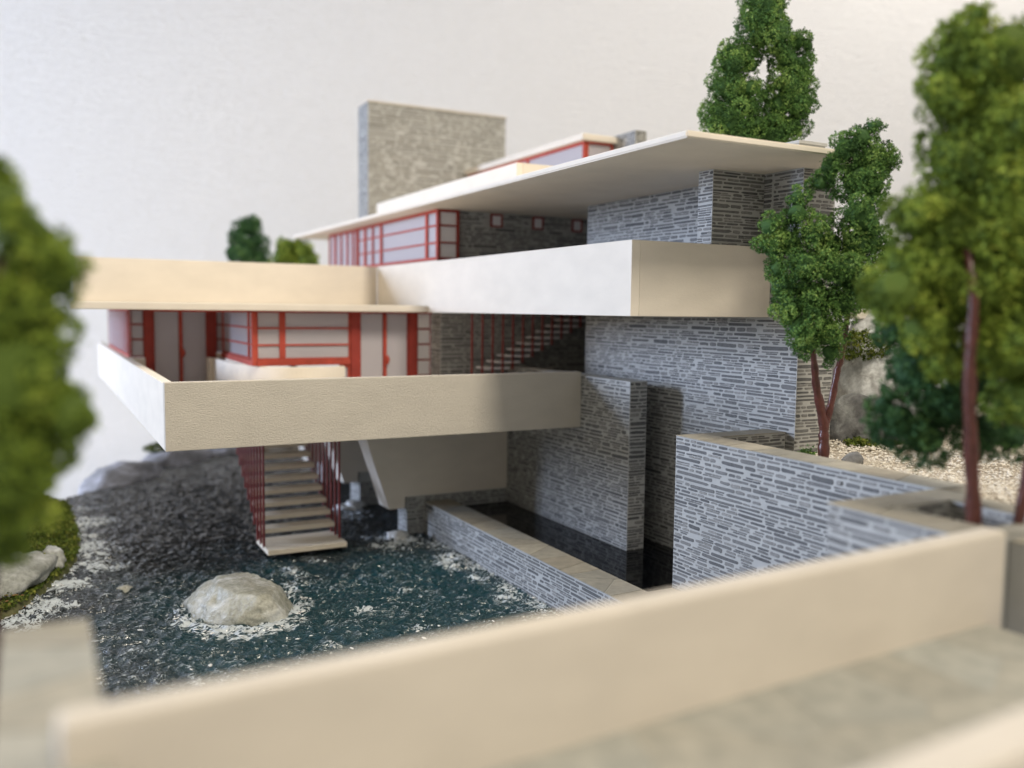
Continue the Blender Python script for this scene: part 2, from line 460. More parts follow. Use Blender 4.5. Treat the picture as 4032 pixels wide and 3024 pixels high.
# ---------------------------------------------------------------- flagstones
def clip(poly, p, n):
    out = []
    for i in range(len(poly)):
        a = poly[i]; b_ = poly[(i + 1) % len(poly)]
        da = (a[0] - p[0]) * n[0] + (a[1] - p[1]) * n[1]; db = (b_[0] - p[0]) * n[0] + (b_[1] - p[1]) * n[1]
        if da <= 0: out.append(a)
        if (da < 0 < db) or (db < 0 < da):
            t = da / (da - db); out.append((a[0] + (b_[0] - a[0]) * t, a[1] + (b_[1] - a[1]) * t))
    return out
def flags(parent, x0, x1, y0, y1, z, size, r, joint=0.014, th=0.014, base=(0.33, 0.31, 0.265), var=.16):
    nx = max(1, round((x1 - x0) / size)); ny = max(1, round((y1 - y0) / size))
    seeds = [(x0 + (i + .5 + r.uniform(-.33, .33)) * (x1 - x0) / nx, y0 + (k + .5 + r.uniform(-.38, .38)) * (y1 - y0) / ny) for i in range(nx) for k in range(ny)]
    for s_ in seeds:
        poly = [(x0, y0), (x1, y0), (x1, y1), (x0, y1)]
        for t in seeds:
            if t is s_: continue
            dx, dy = t[0] - s_[0], t[1] - s_[1]; L = math.hypot(dx, dy)
            if L > 3.2 * size: continue
            n = (dx / L, dy / L)
            poly = clip(poly, ((s_[0] + t[0]) / 2 - n[0] * joint, (s_[1] + t[1]) / 2 - n[1] * joint), n)
            if len(poly) < 3: break
        if len(poly) < 3: continue
        k = r.uniform(1 - var, 1 + var * .9); w = r.uniform(-.012, .012)
        m_ = len(poly)
        vs = [(p[0], p[1], z - 0.001) for p in poly] + [(p[0], p[1], z + th) for p in poly]
        fs = [tuple(range(m_, 2 * m_))] + [(i, (i + 1) % m_, m_ + (i + 1) % m_, m_ + i) for i in range(m_)]
        c = (base[0] * k + w, base[1] * k, base[2] * k - w, 1)
        mk('flagstone', vs, fs, M_flag, parent, attr=[c] * len(fs))

# ---------------------------------------------------------------- foliage
def rand_unit(n, g):
    v = g.normal(size=(n, 3)); return v / np.linalg.norm(v, axis=1)[:, None]
def crown(parent, blobs, mat, size, dens, seed, name='crown', fill=0.35, shift=False, core=0.60):
    """thousands of leaf crumbs over and inside the lobes; tone varies per crumb and per clump"""
    g = np.random.default_rng(seed)
    P = []; Tn = []; Nn = []
    # every lobe carries knobbly sub-lobes, like torn foam flock
    sub = []
    for bi, (x, y, z, r) in enumerate(blobs):
        m_ = int(np.clip(15 * r / 0.3, 9, 26)); d = rand_unit(m_, g)
        for q in range(m_):
            rs = r * g.uniform(.26, .46); o_ = r * g.uniform(.68, .92)
            sub.append((x + d[q, 0] * o_, y + d[q, 1] * o_, z + d[q, 2] * o_, rs, bi))
    B = np.array(blobs)
    S = np.array([q[:4] for q in sub])
    for si, (x, y, z, r, bi) in enumerate(sub):
        n = int(dens * 4 * math.pi * r * r / (size * size)) + 8
        d = rand_unit(n, g)
        rad = r * (1 + g.normal(0, .10, n)) * (1 - .25 * g.random(n) ** 3)
        p = np.array((x, y, z)) + d * rad[:, None]
        keep = np.ones(n, bool)
        for bj in range(len(blobs)):
            keep &= np.linalg.norm(p - B[bj, :3], axis=1) > B[bj, 3] * 0.58
        near = np.where(np.linalg.norm(S[:, :3] - np.array((x, y, z)), axis=1) < S[:, 3] + r)[0]
        for bj in near:
            if bj == si: continue
            keep &= np.linalg.norm(p - S[bj, :3], axis=1) > S[bj, 3] * 0.72
        p = p[keep]
        if len(p) == 0: continue
        t0 = g.normal(0, .10)
        cl = np.array([noise.noise(Vector(q_) * 2.2) for q_ in p])
        P.append(p); Nn.append(d[keep]); Tn.append(0.42 + t0 + 0.45 * cl + g.normal(0, 0.15, len(p)))
    P = np.concatenate(P); Tn = np.clip(np.concatenate(Tn), 0, 1); Nn = np.concatenate(Nn)
    n = len(P)
    V = []; 
    tri = []
    for k in range(3):
        a = rand_unit(n, g); b_ = np.cross(a, rand_unit(n, g)); b_ /= np.linalg.norm(b_, axis=1)[:, None]
        s1 = size * g.uniform(0.45, 1.0, n)[:, None]; s2 = size * g.uniform(0.3, 0.75, n)[:, None]
        c = P + rand_unit(n, g) * size * 0.35
        tri.append(np.stack([c - a * s1 * .5, c + a * s1 * .5 + b_ * s2 * .2, c + b_ * s2], axis=1))
    Tr = np.concatenate(tri, axis=0)              # (3n,3,3)
    vs = Tr.reshape(-1, 3); nv = len(vs)
    tone = np.repeat(np.concatenate([Tn, Tn, Tn]), 1)
    org = np.array(ORG[parent.name]) if parent else np.zeros(3)
    me = bpy.data.meshes.new(name)
    me.vertices.add(nv); me.vertices.foreach_set('co', (vs - org).ravel().astype(np.float32))
    me.loops.add(nv); me.loops.foreach_set('vertex_index', np.arange(nv, dtype=np.int32))
    me.polygons.add(nv // 3); me.polygons.foreach_set('loop_start', np.arange(0, nv, 3, dtype=np.int32))
    me.update(calc_edges=True)
    a = me.attributes.new('tone', 'FLOAT', 'FACE'); a.data.foreach_set('value', tone.astype(np.float32))
    me.materials.append(mat)
    o = bpy.data.objects.new(name, me); COL.objects.link(o); o.parent = parent
    # core in the darkest leaf tone so the lobes are not hollow
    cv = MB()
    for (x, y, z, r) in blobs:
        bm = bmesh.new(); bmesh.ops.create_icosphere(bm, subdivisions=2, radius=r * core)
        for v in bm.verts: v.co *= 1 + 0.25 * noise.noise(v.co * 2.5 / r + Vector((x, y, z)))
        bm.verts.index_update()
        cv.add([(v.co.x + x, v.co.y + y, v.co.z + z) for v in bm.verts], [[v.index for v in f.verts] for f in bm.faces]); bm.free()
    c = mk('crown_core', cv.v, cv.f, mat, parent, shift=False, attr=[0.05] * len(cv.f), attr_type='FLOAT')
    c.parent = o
    return o
def rock(name, c, rx, ry, rz, mat, seed, parent=None, sub=4, rough=0.28, flat=None, rot=0.0, chip=0.86):
    bm = bmesh.new(); bmesh.ops.create_icosphere(bm, subdivisions=sub, radius=1)
    sv = Vector((seed * 3.7, seed * 1.3, seed * 2.1))
    for v in bm.verts:
        d = v.co.normalized()
        k = 1 + rough * noise.noise(d * 1.3 + sv) + rough * .55 * noise.noise(d * 2.9 + sv) + rough * .22 * noise.noise(d * 7 + sv) + rough * .1 * noise.noise(d * 16 + sv)
        # chipped planes
        for i in range(5):
            nrm = Vector((math.sin(seed * 7 + i * 2.4), math.cos(seed * 3 + i * 1.7), math.sin(i * 3.1 + seed) * .8)).normalized()
            t = d.dot(nrm)
            if t > 0.1: k = min(k, chip / t + 0.0)
        p = d * k
        if flat and p.z > flat: p.z = flat + (p.z - flat) * .18 + .10 * p.x
        v.co = Vector((p.x * rx, p.y * ry, p.z * rz))
        v.co.rotate(Matrix.Rotation(rot, 3, 'Z'))
    bm.verts.index_update()
    o = mk(name, [(v.co.x + c[0], v.co.y + c[1], v.co.z + c[2]) for v in bm.verts], [[v.index for v in f.verts] for f in bm.faces], mat, parent, smooth=True)
    bm.free()
    return o
BLOBS = {
    'left': [(-0.26,8.78,12.85,0.237),(-0.31,8.9,13.07,0.194),(-0.1,8.7,12.59,0.259),(0.09,8.64,12.3,0.324),(-0.14,8.74,11.89,0.431),(-0.18,8.48,11.36,0.453),(0.2,8.32,11.07,0.248),(0.3,8.43,11.05,0.151),(-0.2,8.52,10.76,0.431),(-0.25,8.52,10.33,0.345),(-0.31,8.72,10.01,0.237),(-0.57,8.91,11.99,0.539),(-0.63,9.03,10.89,0.539)],
    'olive': [(10.22,7.3,15.61,0.139),(10.09,7.38,15.19,0.356),(10.36,7.04,15.08,0.433),(9.9,7.42,14.66,0.294),(10.38,7.28,14.5,0.464),(10.61,6.98,14.2,0.526),(10.09,7.31,13.93,0.402),(10.51,7.05,13.62,0.526),(9.39,7.41,13.19,0.263),(9.78,7.39,13.27,0.309),(10.11,7.17,13.05,0.495),(10.45,6.84,13.05,0.526),(9.15,7.42,12.27,0.309),(9.67,7.45,12.59,0.402),(9.34,7.48,12.64,0.217),(10.08,7.18,12.34,0.495),(10.68,6.95,12.35,0.526),(9.65,7.32,11.87,0.309),(9.85,7.2,11.44,0.217),(10.43,6.78,11.67,0.464),(10.7,6.72,10.95,0.371),(9.11,7.56,12.14,0.186)],
    'darkg': [(10.45,8.44,11.78,0.329),(10.7,8.28,11.26,0.45),(10.23,8.16,10.56,0.381),(10.54,7.99,10.35,0.381),(10.8,7.9,10.77,0.45),(11.41,7.93,11.09,0.45),(11.33,7.69,10.42,0.381),(11.71,7.54,10.35,0.312),(10.79,8.01,11.45,0.416),(10.16,8.36,10.75,0.208)],
    'midup': [(14.62,12.57,15.66,0.19),(14.38,12.65,15.41,0.3),(14.16,12.82,15.22,0.35),(14.64,12.55,15.07,0.375),(14.88,12.5,14.99,0.3),(14.95,12.38,15.07,0.125),(13.95,12.99,14.88,0.3),(14.48,12.76,14.69,0.55),(13.75,13.05,14.57,0.225),(14.64,12.51,14.48,0.3),(14.26,12.47,13.91,0.45),(14.59,12.55,13.68,0.375),(14.66,12.47,13.38,0.275),(14.39,12.67,13.38,0.45),(14.85,12.26,13.28,0.225),(14.77,12.31,13.03,0.225),(14.04,12.52,12.87,0.4),(14.55,12.47,12.78,0.35)],
    'midlow': [(12.83,12.73,14.18,0.217),(12.77,12.66,13.88,0.29),(12.27,12.86,13.63,0.241),(12.44,12.94,13.26,0.314),(12.78,12.83,13.32,0.362),(12.97,12.45,13.5,0.338),(13.42,12.42,13.33,0.338),(12.88,12.52,12.88,0.483),(13.32,12.18,12.83,0.434),(13.7,12.02,12.55,0.41),(12.62,12.76,12.49,0.386),(13.15,12.55,12.26,0.531),(12.5,12.55,12.06,0.314),(13.52,12.2,12.17,0.386),(12.72,12.37,11.73,0.386),(13.28,12.33,11.63,0.41),(12.88,12.38,11.39,0.265),(13.35,12.25,11.25,0.241),(13.97,12.06,12.27,0.29),(12.44,12.79,12.83,0.241)],
    'big': [(16.19,17.44,20.49,0.5),(15.96,17.18,19.94,0.562),(15.92,17.02,19.29,0.55),(15.96,17.22,18.87,0.5),(16.14,16.88,18.8,0.437),(15.66,17.26,19.13,0.343),(16.68,16.75,18.64,0.281),(16.93,16.65,18.56,0.187),(15.17,17.45,18.35,0.281),(15.15,17.36,17.99,0.387),(15.61,17.44,18.32,0.375),(15.03,17.47,17.52,0.375),(15.47,17.51,17.46,0.468),(15.03,17.63,16.94,0.375),(14.8,17.54,16.59,0.281),(15.2,17.35,16.66,0.5),(15.61,17.2,17.05,0.375),(15.71,17.15,16.56,0.437),(16.49,16.86,18.18,0.375),(16.38,16.93,18.43,0.343),(16.77,16.71,18.06,0.343),(16.82,16.74,17.59,0.343),(16.51,16.77,17.55,0.437),(16.27,16.87,17.61,0.25),(16.33,16.9,17.13,0.406),(16.59,16.57,17.04,0.375),(16.85,16.5,17.18,0.219),(16.28,17.0,16.72,0.437),(16.48,16.69,16.56,0.406),(16.1,16.88,16.31,0.437),(15.54,17.13,17.45,0.281),(15.56,17.1,16.17,0.375)],
    'far1': [(9.39,46.53,15.92,0.575),(9.69,46.14,16.03,0.447),(9.04,46.68,15.41,0.511),(9.72,46.33,15.29,0.639),(9.17,46.16,14.63,0.766),(9.92,46.14,14.53,0.575),(8.67,46.74,14.64,0.319)],
    'far2': [(10.44,42.5,14.85,0.453),(10.18,42.44,14.37,0.536),(10.86,42.26,14.97,0.238),(10.64,42.39,14.14,0.596),(11.1,41.84,14.61,0.453),(11.19,41.74,14.13,0.536)],
}

# ================================================================ SETTING
# white wall behind the model, at right angles to the line of sight, and the table it stands on
fd = Vector((Fw.x, Fw.y, 0)).normalized(); rd = Vector((fd.y, -fd.x, 0))
wc = fd * 53
w0 = wc - rd * 90; w1 = wc + rd * 90
mb = MB(); t = fd * 0.5
mb.add([(w0.x, w0.y, 0), (w1.x, w1.y, 0), (w1.x, w1.y, 75), (w0.x, w0.y, 75), (w0.x + t.x, w0.y + t.y, 0), (w1.x + t.x, w1.y + t.y, 0), (w1.x + t.x, w1.y + t.y, 75), (w0.x + t.x, w0.y + t.y, 75)],
       [(0, 1, 2, 3), (7, 6, 5, 4), (3, 2, 6, 7), (0, 3, 7, 4), (1, 5, 6, 2)])
o = mb.build('wall', M_wall, shift=False); o['kind'] = 'structure'
mb = MB(); q = [w0, w1, w1 - fd * 110, w0 - fd * 110]
mb.add([(p.x, p.y, 0) for p in q] + [(p.x, p.y, -1.5) for p in q], [(0, 1, 2, 3), (7, 6, 5, 4), (0, 4, 5, 1), (1, 5, 6, 2), (2, 6, 7, 3), (3, 7, 4, 0)])
o = mb.build('table', M_table, shift=False); o['kind'] = 'structure'

ZW = -6.76
# terrain of the model base: bank on the left, gravel plateau on the right
def seg_dist(px, py, line):
    best = 1e9; side = 1
    for i in range(len(line) - 1):
        ax, ay = line[i]; bx, by = line[i + 1]
        dx, dy = bx - ax, by - ay; L = dx * dx + dy * dy
        t_ = max(0, min(1, ((px - ax) * dx + (py - ay) * dy) / L))
        qx, qy = ax + dx * t_, ay + dy * t_
        d = math.hypot(px - qx, py - qy)
        if d < best: best = d; side = 1 if dx * (py - ay) - dy * (px - ax) > 0 else -1
    return best, side
SHORE = [(-3.0, 12.0), (-1.9, 18.0), (-0.95, 21.3), (-0.62, 21.6), (0.08, 23.4), (0.62, 25.0), (0.82, 27.0), (0.78, 29.8), (0.62, 34.3)]
BACK = [(0.62, 34.3), (1.6, 35.3), (2.4, 37.6), (3.6, 38.9), (6.4, 41.6), (9.5, 43.5), (13.0, 44.0)]
NB = 70
vs = []; fs = []
ys = np.linspace(14.5, 34.6, 120); xs = np.linspace(-5, 1.2, 60)
for j, y in enumerate(ys):
    for i, x in enumerate(xs):
        d, s_ = seg_dist(x, y, SHORE)
        h = min(1, d / 1.6) if s_ > 0 else -min(1, d / .5)
        z = ZW + (0.26 if h > 0 else 0.06) + (0.65 * (h * h * (3 - 2 * h)) if h > 0 else 0.4 * h) + 0.10 * noise.noise(Vector((x * 2.2, y * 2.2, 0))) + 0.04 * noise.noise(Vector((x * 7, y * 7, 3)))
        z -= max(0, (y - 31)) * 0.10
        vs.append((x, y, z))
for j in range(len(ys) - 1):
    for i in range(len(xs) - 1):
        a = j * len(xs) + i; fs.append((a, a + 1, a + len(xs) + 1, a + len(xs)))
bank = mk('river_bank', vs, fs, M_earth, smooth=True); bank['kind'] = 'structure'
def bank_z(x, y):
    d, s_ = seg_dist(x, y, SHORE); h = min(1, d / 1.6) if s_ > 0 else -min(1, d / .5)
    return ZW + (0.26 if h > 0 else 0.06) + (0.65 * (h * h * (3 - 2 * h)) if h > 0 else 0.4 * h) + 0.10 * noise.noise(Vector((x * 2.2, y * 2.2, 0))) - max(0, (y - 31)) * 0.10
o = MB().prism([(-5, 12.5), (12.9, 12.5), (12.9, 44.2), (9.5, 43.7), (6.4, 41.8), (3.6, 39.1), (2.4, 37.8), (1.6, 35.6), (0.5, 34.6), (-5, 34.6)], 'Z', -11.98, -7.25).build('model_base', M_card)
o['kind'] = 'structure'
o = MB().prism([(11.55, 5.4), (30, 5.4), (30, 30), (16.6, 34), (13.0, 40), (13.0, 24.6), (15.0, 24.6), (15.0, 13.9), (12.1, 13.9), (12.1, 8.4), (11.55, 8.4)], 'Z', -11.98, -2.96).build('gravel_yard_ground', M_soil)
o['kind'] = 'structure'

# ---- water surface
bx = [p for p in BACK]
def inside_water(x, y):
    d, s_ = seg_dist(x, y, SHORE + BACK[1:])
    return d, s_ < 0
BX, BY = 3.78, 20.05
FO = [(9.0, 24.0, .9, .9), (9.65, 21.3, .9, .8), (9.45, 19.6, .5, .7), (9.5, 17.9, .45, .5), (8.9, 27.7, .7, .8), (1.1, 26.6, 1.0, 1.0), (1.0, 24.8, .9, .9), (1.2, 30.2, .9, .8), (1.1, 32.0, .8, .7), (0.35, 23.3, .8, 1.0), (-0.2, 21.9, .8, 1.0), (-0.5, 20.9, .7, .9), (1.0, 28.4, .7, .7), (1.6, 14.6, .9, .75), (2.2, 14.0, .9, .6), (0.9, 14.9, .8, .7), (5.0, 21.0, .8, .55), (5.5, 22.2, .5, .5), (6.2, 18.6, .3, .6), (7.4, 19.6, .3, .5), (4.9, 17.1, .35, .6), (6.9, 17.2, .3, .5), (6.3, 23.0, .3, .3), (3.6, 13.6, .8, .5)]
ys = np.concatenate([np.arange(11.5, 26, 0.042), np.arange(26, 44, 0.065)]); xs = np.arange(-3.2, 12.4, 0.045)
nx_ = len(xs); V = np.zeros((len(ys) * nx_, 3)); foam = np.zeros(len(ys) * nx_); keepv = np.zeros(len(ys) * nx_, bool)
nz = noise.noise
k = 0
for y in ys:
    for x in xs:
        # choppy streaks that run roughly along X, warped
        X_, Y_ = x, y; x, y = X_ * .883 - Y_ * .469, X_ * .469 + Y_ * .883
        w = nz(Vector((x * .7, y * .7, 5.0))) * .9
        a = 1 - abs(nz(Vector((x * (2.5 + .05 * (Y_ - 20)) + w * 1.4, y * 3.9 + w, 0)))) * 2
        b2 = 1 - abs(nz(Vector((x * 5.6 - w * 1.5, y * 7.4 + w * 2, 7)))) * 2
        c2 = nz(Vector((x * 8.0, y * 8.6, 9)))
        h = 0.068 * a + 0.042 * b2 * (0.6 + 0.4 * a) + 0.018 * c2
        x, y = X_, Y_
        f = 0.34 * max(0, a * b2 - .50) * max(0, min(1, (27 - Y_) / 6))
        r_ = math.hypot((x - BX) / 1.14, (y - BY) / 1.50) + .16 * nz(Vector((x * 1.4, y * 1.4, 4))) + .08 * c2
        if r_ < 1.45:
            e = max(0, 1 - abs(r_ - 1.03) / 0.26) * (1.0 if y < BY + .6 else .55)
            f = max(f, (0.56 if y < BY - .3 else .22) * e + (.30 * max(0, 1 - abs(r_ - 1.30) / .06) if y < BY else 0)); h += 0.04 * e
        for fx, fy, fr, fs_ in FO:
            if abs(x - fx) < fr * 1.3 and abs(y - fy) < fr * 1.3:
                e = 1 - math.hypot(x - fx, y - fy) / fr + .9 * nz(Vector((x * 1.9, y * 1.9, 12))) + .35 * c2
                if e > 0: f = max(f, fs_ * .52 * min(1, e * 1.1)); h += 0.07 * fs_ * min(1, e * 1.5) * max(0, .3 + b2 * .8)
        if x > 9.2 and y < 24: f = max(f, 0.30 * max(0, (x - 9.2) / .8) * (0.6 + .8 * nz(Vector((x, y * 1.3, 2)))))
        V[k] = (x, y, ZW + h); foam[k] = f
        k += 1
Vx = V[:, 0].reshape(len(ys), nx_); Vy = V[:, 1].reshape(len(ys), nx_)
ok = np.ones((len(ys), nx_), bool)
for j in range(len(ys)):
    y = ys[j]
    # right-hand side of the shore only, in front of the back edge
    sx = np.interp(y, [p[1] for p in SHORE], [p[0] for p in SHORE]) if y <= 34.3 else np.interp(y, [p[1] for p in BACK], [p[0] for p in BACK])
    ok[j] = xs > sx - 0.35 * (1 if y < 33 else 0)
fs = []
for j in range(len(ys) - 1):
    for i in range(nx_ - 1):
        if ok[j, i] and ok[j + 1, i + 1]:
            a = j * nx_ + i; fs.append((a, a + 1, a + nx_ + 1, a + nx_))
water = mk('water', V, fs, M_water, smooth=True); water['kind'] = 'structure'
at_ = water.data.attributes.new('foam', 'FLOAT', 'POINT'); at_.data.foreach_set('value', foam.astype(np.float32))
# black pond between the low wall and the tall wall
mb = MB(); mb.box(10.85, 14.0, 14.5, 24.5, -6.6, -5.96); o = mb.build('pond_water', M_pond); o['kind'] = 'structure'

# ================================================================ HOUSE
house = thing('house', (10.0, 22.0, -7.2), 'cream and stone house of stacked cantilevered terraces with red window frames', 'house')
Z0, Z1 = -0.10, 1.40            # upper terrace
ST = StoneSet(11)
# --- stone walls
def stone_wall(dims, parent, label=None, name='stone_wall'):
    o = boxo(name, dims, M_mortar, parent)
    if label: o['label'] = label
    return o
wA0 = stone_wall((13.981, 14.9, 13.72, 21.0, -0.11, 2.98), house)
stone_wall((13.981, 14.33, 21.0, 21.9, -0.11, 2.98), house)
wA = stone_wall((13.98, 15.0, 13.70, 21.91, -6.3, -0.11), house, 'tall grey stone wall behind the cantilevered corner')
ST.face(wA, *FA(13.98), 13.70, 21.91, -6.0, -0.12); ST.face(wA0, *FA(13.98), 14.6, 21.91, 1.2, 2.98)
ST.face(wA0, *FA(13.98), 13.72, 14.56, -0.12, 2.98)
ST.face(wA, *FB(13.70), 13.98, 15.0, -2.96, -.12); ST.face(wA0, *FB(13.72), 13.98, 14.9, -0.1, 2.98)
stone_wall((15.002, 17.0, 21.3, 21.9, -3.1, -0.11), house); stone_wall((16.7, 17.0, 21.901, 25.04, -3.1, -.11), house); stone_wall((14.331, 17.0, 21.3, 21.9, 0.1, 2.978), house); stone_wall((16.7, 17.0, 21.901, 25.04, 0.1, 2.978), house)
wP = stone_wall((12.55, 13.99, 14.84, 15.3, 0.1, 2.979), house, 'stone pillar standing on the terrace under the roof')
ST.face(wP, *FA(12.55), 14.84, 15.3, 0.9, 2.975); ST.face(wP, *FB(14.84), 12.55, 13.98, 0.9, 2.975)
wD = stone_wall((11.36, 17.0, 25.05, 25.6, 0.1, 2.978), house, 'dark stone wall with three small red windows')
SW = [(12.42, 12.83, 2.54, 2.94), (13.9, 14.29, 2.54, 2.94), (15.36, 15.74, 2.54, 2.94)]
ST.face(wD, *FB(25.05), 11.36, 16.6, 0.9, 2.97, holes=SW)
wE = stone_wall((10.74, 17.0, 24.95, 25.7, -3.1, -0.11), house, 'dark stone wall behind the hanging stair')
ST.face(wE, *FB(24.95), 10.74, 16.8, -2.2, -0.11); ST.face(wE, *FA(10.74), 24.95, 25.7, -2.9, -0.11)
wQ = stone_wall((12.81, 13.32, 18.0, 24.47, -6.3, -1.73), house, 'free standing stone pier rising from the black pond')
ST.face(wQ, *FA(12.81), 18.0, 24.47, -5.97, -1.73); ST.face(wQ, *FB(18.0), 12.81, 13.32, -5.97, -1.73)
wB = stone_wall((9.48, 12.80, 24.48, 25.2, -7.2, -5.54), house)
ST.face(wB, *FB(24.48), 9.48, 12.80, -6.85, -5.55); ST.face(wB, *FA(9.48), 24.48, 25.2, -6.85, -5.88)
for dy in (4.4, 8.8):
    w_ = stone_wall((9.48, 12.80, 24.48 + dy, 25.5 + dy, -7.2, -5.54), house)
    ST.face(w_, *FA(9.48), 24.48 + dy, 25.5 + dy, -6.85, -5.88)
    ST.face(w_, *FB(24.48 + dy), 9.48, 11.3, -6.85, -5.88)
stone_wall((12.2, 12.9, 25.3, 40.0, -7.2, -3.14), house, 'shadowed stone wall under the lower terrace')
wT = stone_wall((11.60, 17.65, 34.2, 35.4, -0.1, 8.04), house, 'broad stone chimney tower', 'chimney')
ST.face(wT, *FB(34.2), 11.60, 17.65, 3.2, 8.04, sc_=1.45, soft=.45); ST.face(wT, *FA(11.60), 34.2, 35.4, 3.2, 8.04)
boxo('chimney_cap', (11.56, 17.69, 34.16, 35.44, 8.04, 8.09), M_card, wT)
wC = stone_wall((17.06, 17.5, 24.0, 26.1, 3.1, 5.78), house, 'small stone chimney beside the penthouse roof', 'chimney')
ST.face(wC, *FA(17.06), 24.0, 26.1, 4.3, 5.78); ST.face(wC, *FB(24.0), 17.06, 17.5, 4.3, 5.78)
wR = stone_wall((14.0, 14.75, 13.9, 15.2, 3.1, 3.50), house, 'flat stone block on the roof', 'chimney')
boxo('coping', (13.97, 14.78, 13.87, 15.23, 3.50, 3.56), M_flag if False else M_mortar, wR)
ST.build(290, house)

# --- slabs and parapets
def part(name, dims, mat=M_card, bev=0.02, label=None, parent=None):
    o = boxo(name, dims, mat, parent or house, bev)
    if label: o['label'] = label
    return o
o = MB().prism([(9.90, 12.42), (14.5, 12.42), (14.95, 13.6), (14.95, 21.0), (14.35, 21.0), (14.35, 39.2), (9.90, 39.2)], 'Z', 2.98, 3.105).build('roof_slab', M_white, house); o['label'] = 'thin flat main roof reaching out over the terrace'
bm_ = bmesh.new(); bm_.from_mesh(o.data); bmesh.ops.bevel(bm_, geom=bm_.edges[:], offset=0.025, segments=2, affect='EDGES'); bm_.to_mesh(o.data); bm_.free()
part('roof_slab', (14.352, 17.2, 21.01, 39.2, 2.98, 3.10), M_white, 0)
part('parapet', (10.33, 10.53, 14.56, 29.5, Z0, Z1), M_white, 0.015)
part('parapet', (10.532, 13.975, 14.56, 14.80, Z0, Z1), M_card, 0.015)
part('floor_slab', (10.54, 17.0, 21.92, 40, Z0 + .006, 0.10), M_card, 0)
part('floor_slab', (10.54, 13.97, 14.81, 21.915, Z0 + .005, 0.10), M_card, 0)
part('parapet', (0.9, 10.325, 29.5, 29.75, 0.097, 1.42), M_card, 0.03)
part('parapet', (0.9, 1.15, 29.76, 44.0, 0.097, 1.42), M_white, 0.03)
part('floor_slab', (0.7, 10.325, 24.98, 44.5, -0.105, 0.095), M_card, 0.035, 'projecting slab between the storeys')
part('parapet', (2.33, 12.805, 20.23, 20.48, -3.12, -1.634), M_rough, 0.02, 'fibrous cream parapet along the front of the lower terrace')
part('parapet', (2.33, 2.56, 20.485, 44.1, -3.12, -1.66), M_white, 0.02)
part('floor_slab', (2.57, 12.2, 20.49, 44.0, -3.11, -2.90), M_card, 0)
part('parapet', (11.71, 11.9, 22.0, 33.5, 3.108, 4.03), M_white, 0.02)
part('parapet', (11.902, 16.5, 22.0, 22.2, 3.108, 4.03), M_card, 0.02)
part('roof_slab', (15.71, 17.05, 25.0, 34.15, 5.51, 5.72), M_card, 0.04, 'small roof of the penthouse')
part('parapet', (17.4, 19.2, 15.25, 15.45, -0.12, 0.10), M_card, 0.02, 'pale beam end behind the trees')
# rounded wall of the bay
pl = [(4.98, 30.6), (5.02, 28.4), (5.12, 26.9), (5.4, 25.9), (5.85, 25.25), (6.5, 24.88), (7.2, 24.85), (7.8, 25.08)]
def smooth_line(p, n=6):
    out = []
    for i in range(len(p) - 1):
        p0 = Vector(p[max(i - 1, 0)]); p1 = Vector(p[i]); p2 = Vector(p[i + 1]); p3 = Vector(p[min(i + 2, len(p) - 1)])
        for k in range(n):
            t = k / n
            out.append(0.5 * ((2 * p1) + (p2 - p0) * t + (2 * p0 - 5 * p1 + 4 * p2 - p3) * t * t + (3 * p1 - p0 - 3 * p2 + p3) * t ** 3))
    out.append(Vector(p[-1])); return out
L_ = smooth_line(pl); vs = []; fs = []
for i, p in enumerate(L_):
    d = (L_[min(i + 1, len(L_) - 1)] - L_[max(i - 1, 0)]).normalized(); nn = Vector((-d.y, d.x))
    for (off, z) in ((0, -2.9), (0, -1.70), (.02, -1.675), (.11, -1.675), (.13, -1.70), (.13, -2.9)):
        vs.append((p.x + nn.x * off, p.y + nn.y * off, z))
for i in range(len(L_) - 1):
    for k in range(5): fs.append((i * 6 + k, (i + 1) * 6 + k, (i + 1) * 6 + k + 1, i * 6 + k + 1))
fs.append(tuple(range(6))); fs.append(tuple(range(len(vs) - 6, len(vs)))[::-1])
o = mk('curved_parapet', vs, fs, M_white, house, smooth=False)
part('sill_wall', (2.57, 3.06, 30.72, 30.95, -2.9, -1.665), M_card, 0.02)
part('sill_wall', (4.84, 4.99, 30.2, 30.74, -2.9, -1.665), M_card, 0.02)
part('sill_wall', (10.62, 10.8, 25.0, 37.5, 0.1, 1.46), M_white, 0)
# bolsters carrying the lower terrace
BOL = [(7.95, -3.13), (8.23, -3.78), (8.92, -5.87), (9.41, -5.87), (9.42, -5.535), (12.80, -5.535), (12.80, -3.13)]
bol = MB().prism(BOL, 'Y', 24.45, 25.3).build('bolster', M_card, house); bol['label'] = 'cream wedge shaped bolster under the lower terrace'
for dy in (4.4, 8.8):
    c = bol.copy(); COL.objects.link(c); c.location.y += dy; c['label'] = 'cream bolster in shadow further under the terrace'

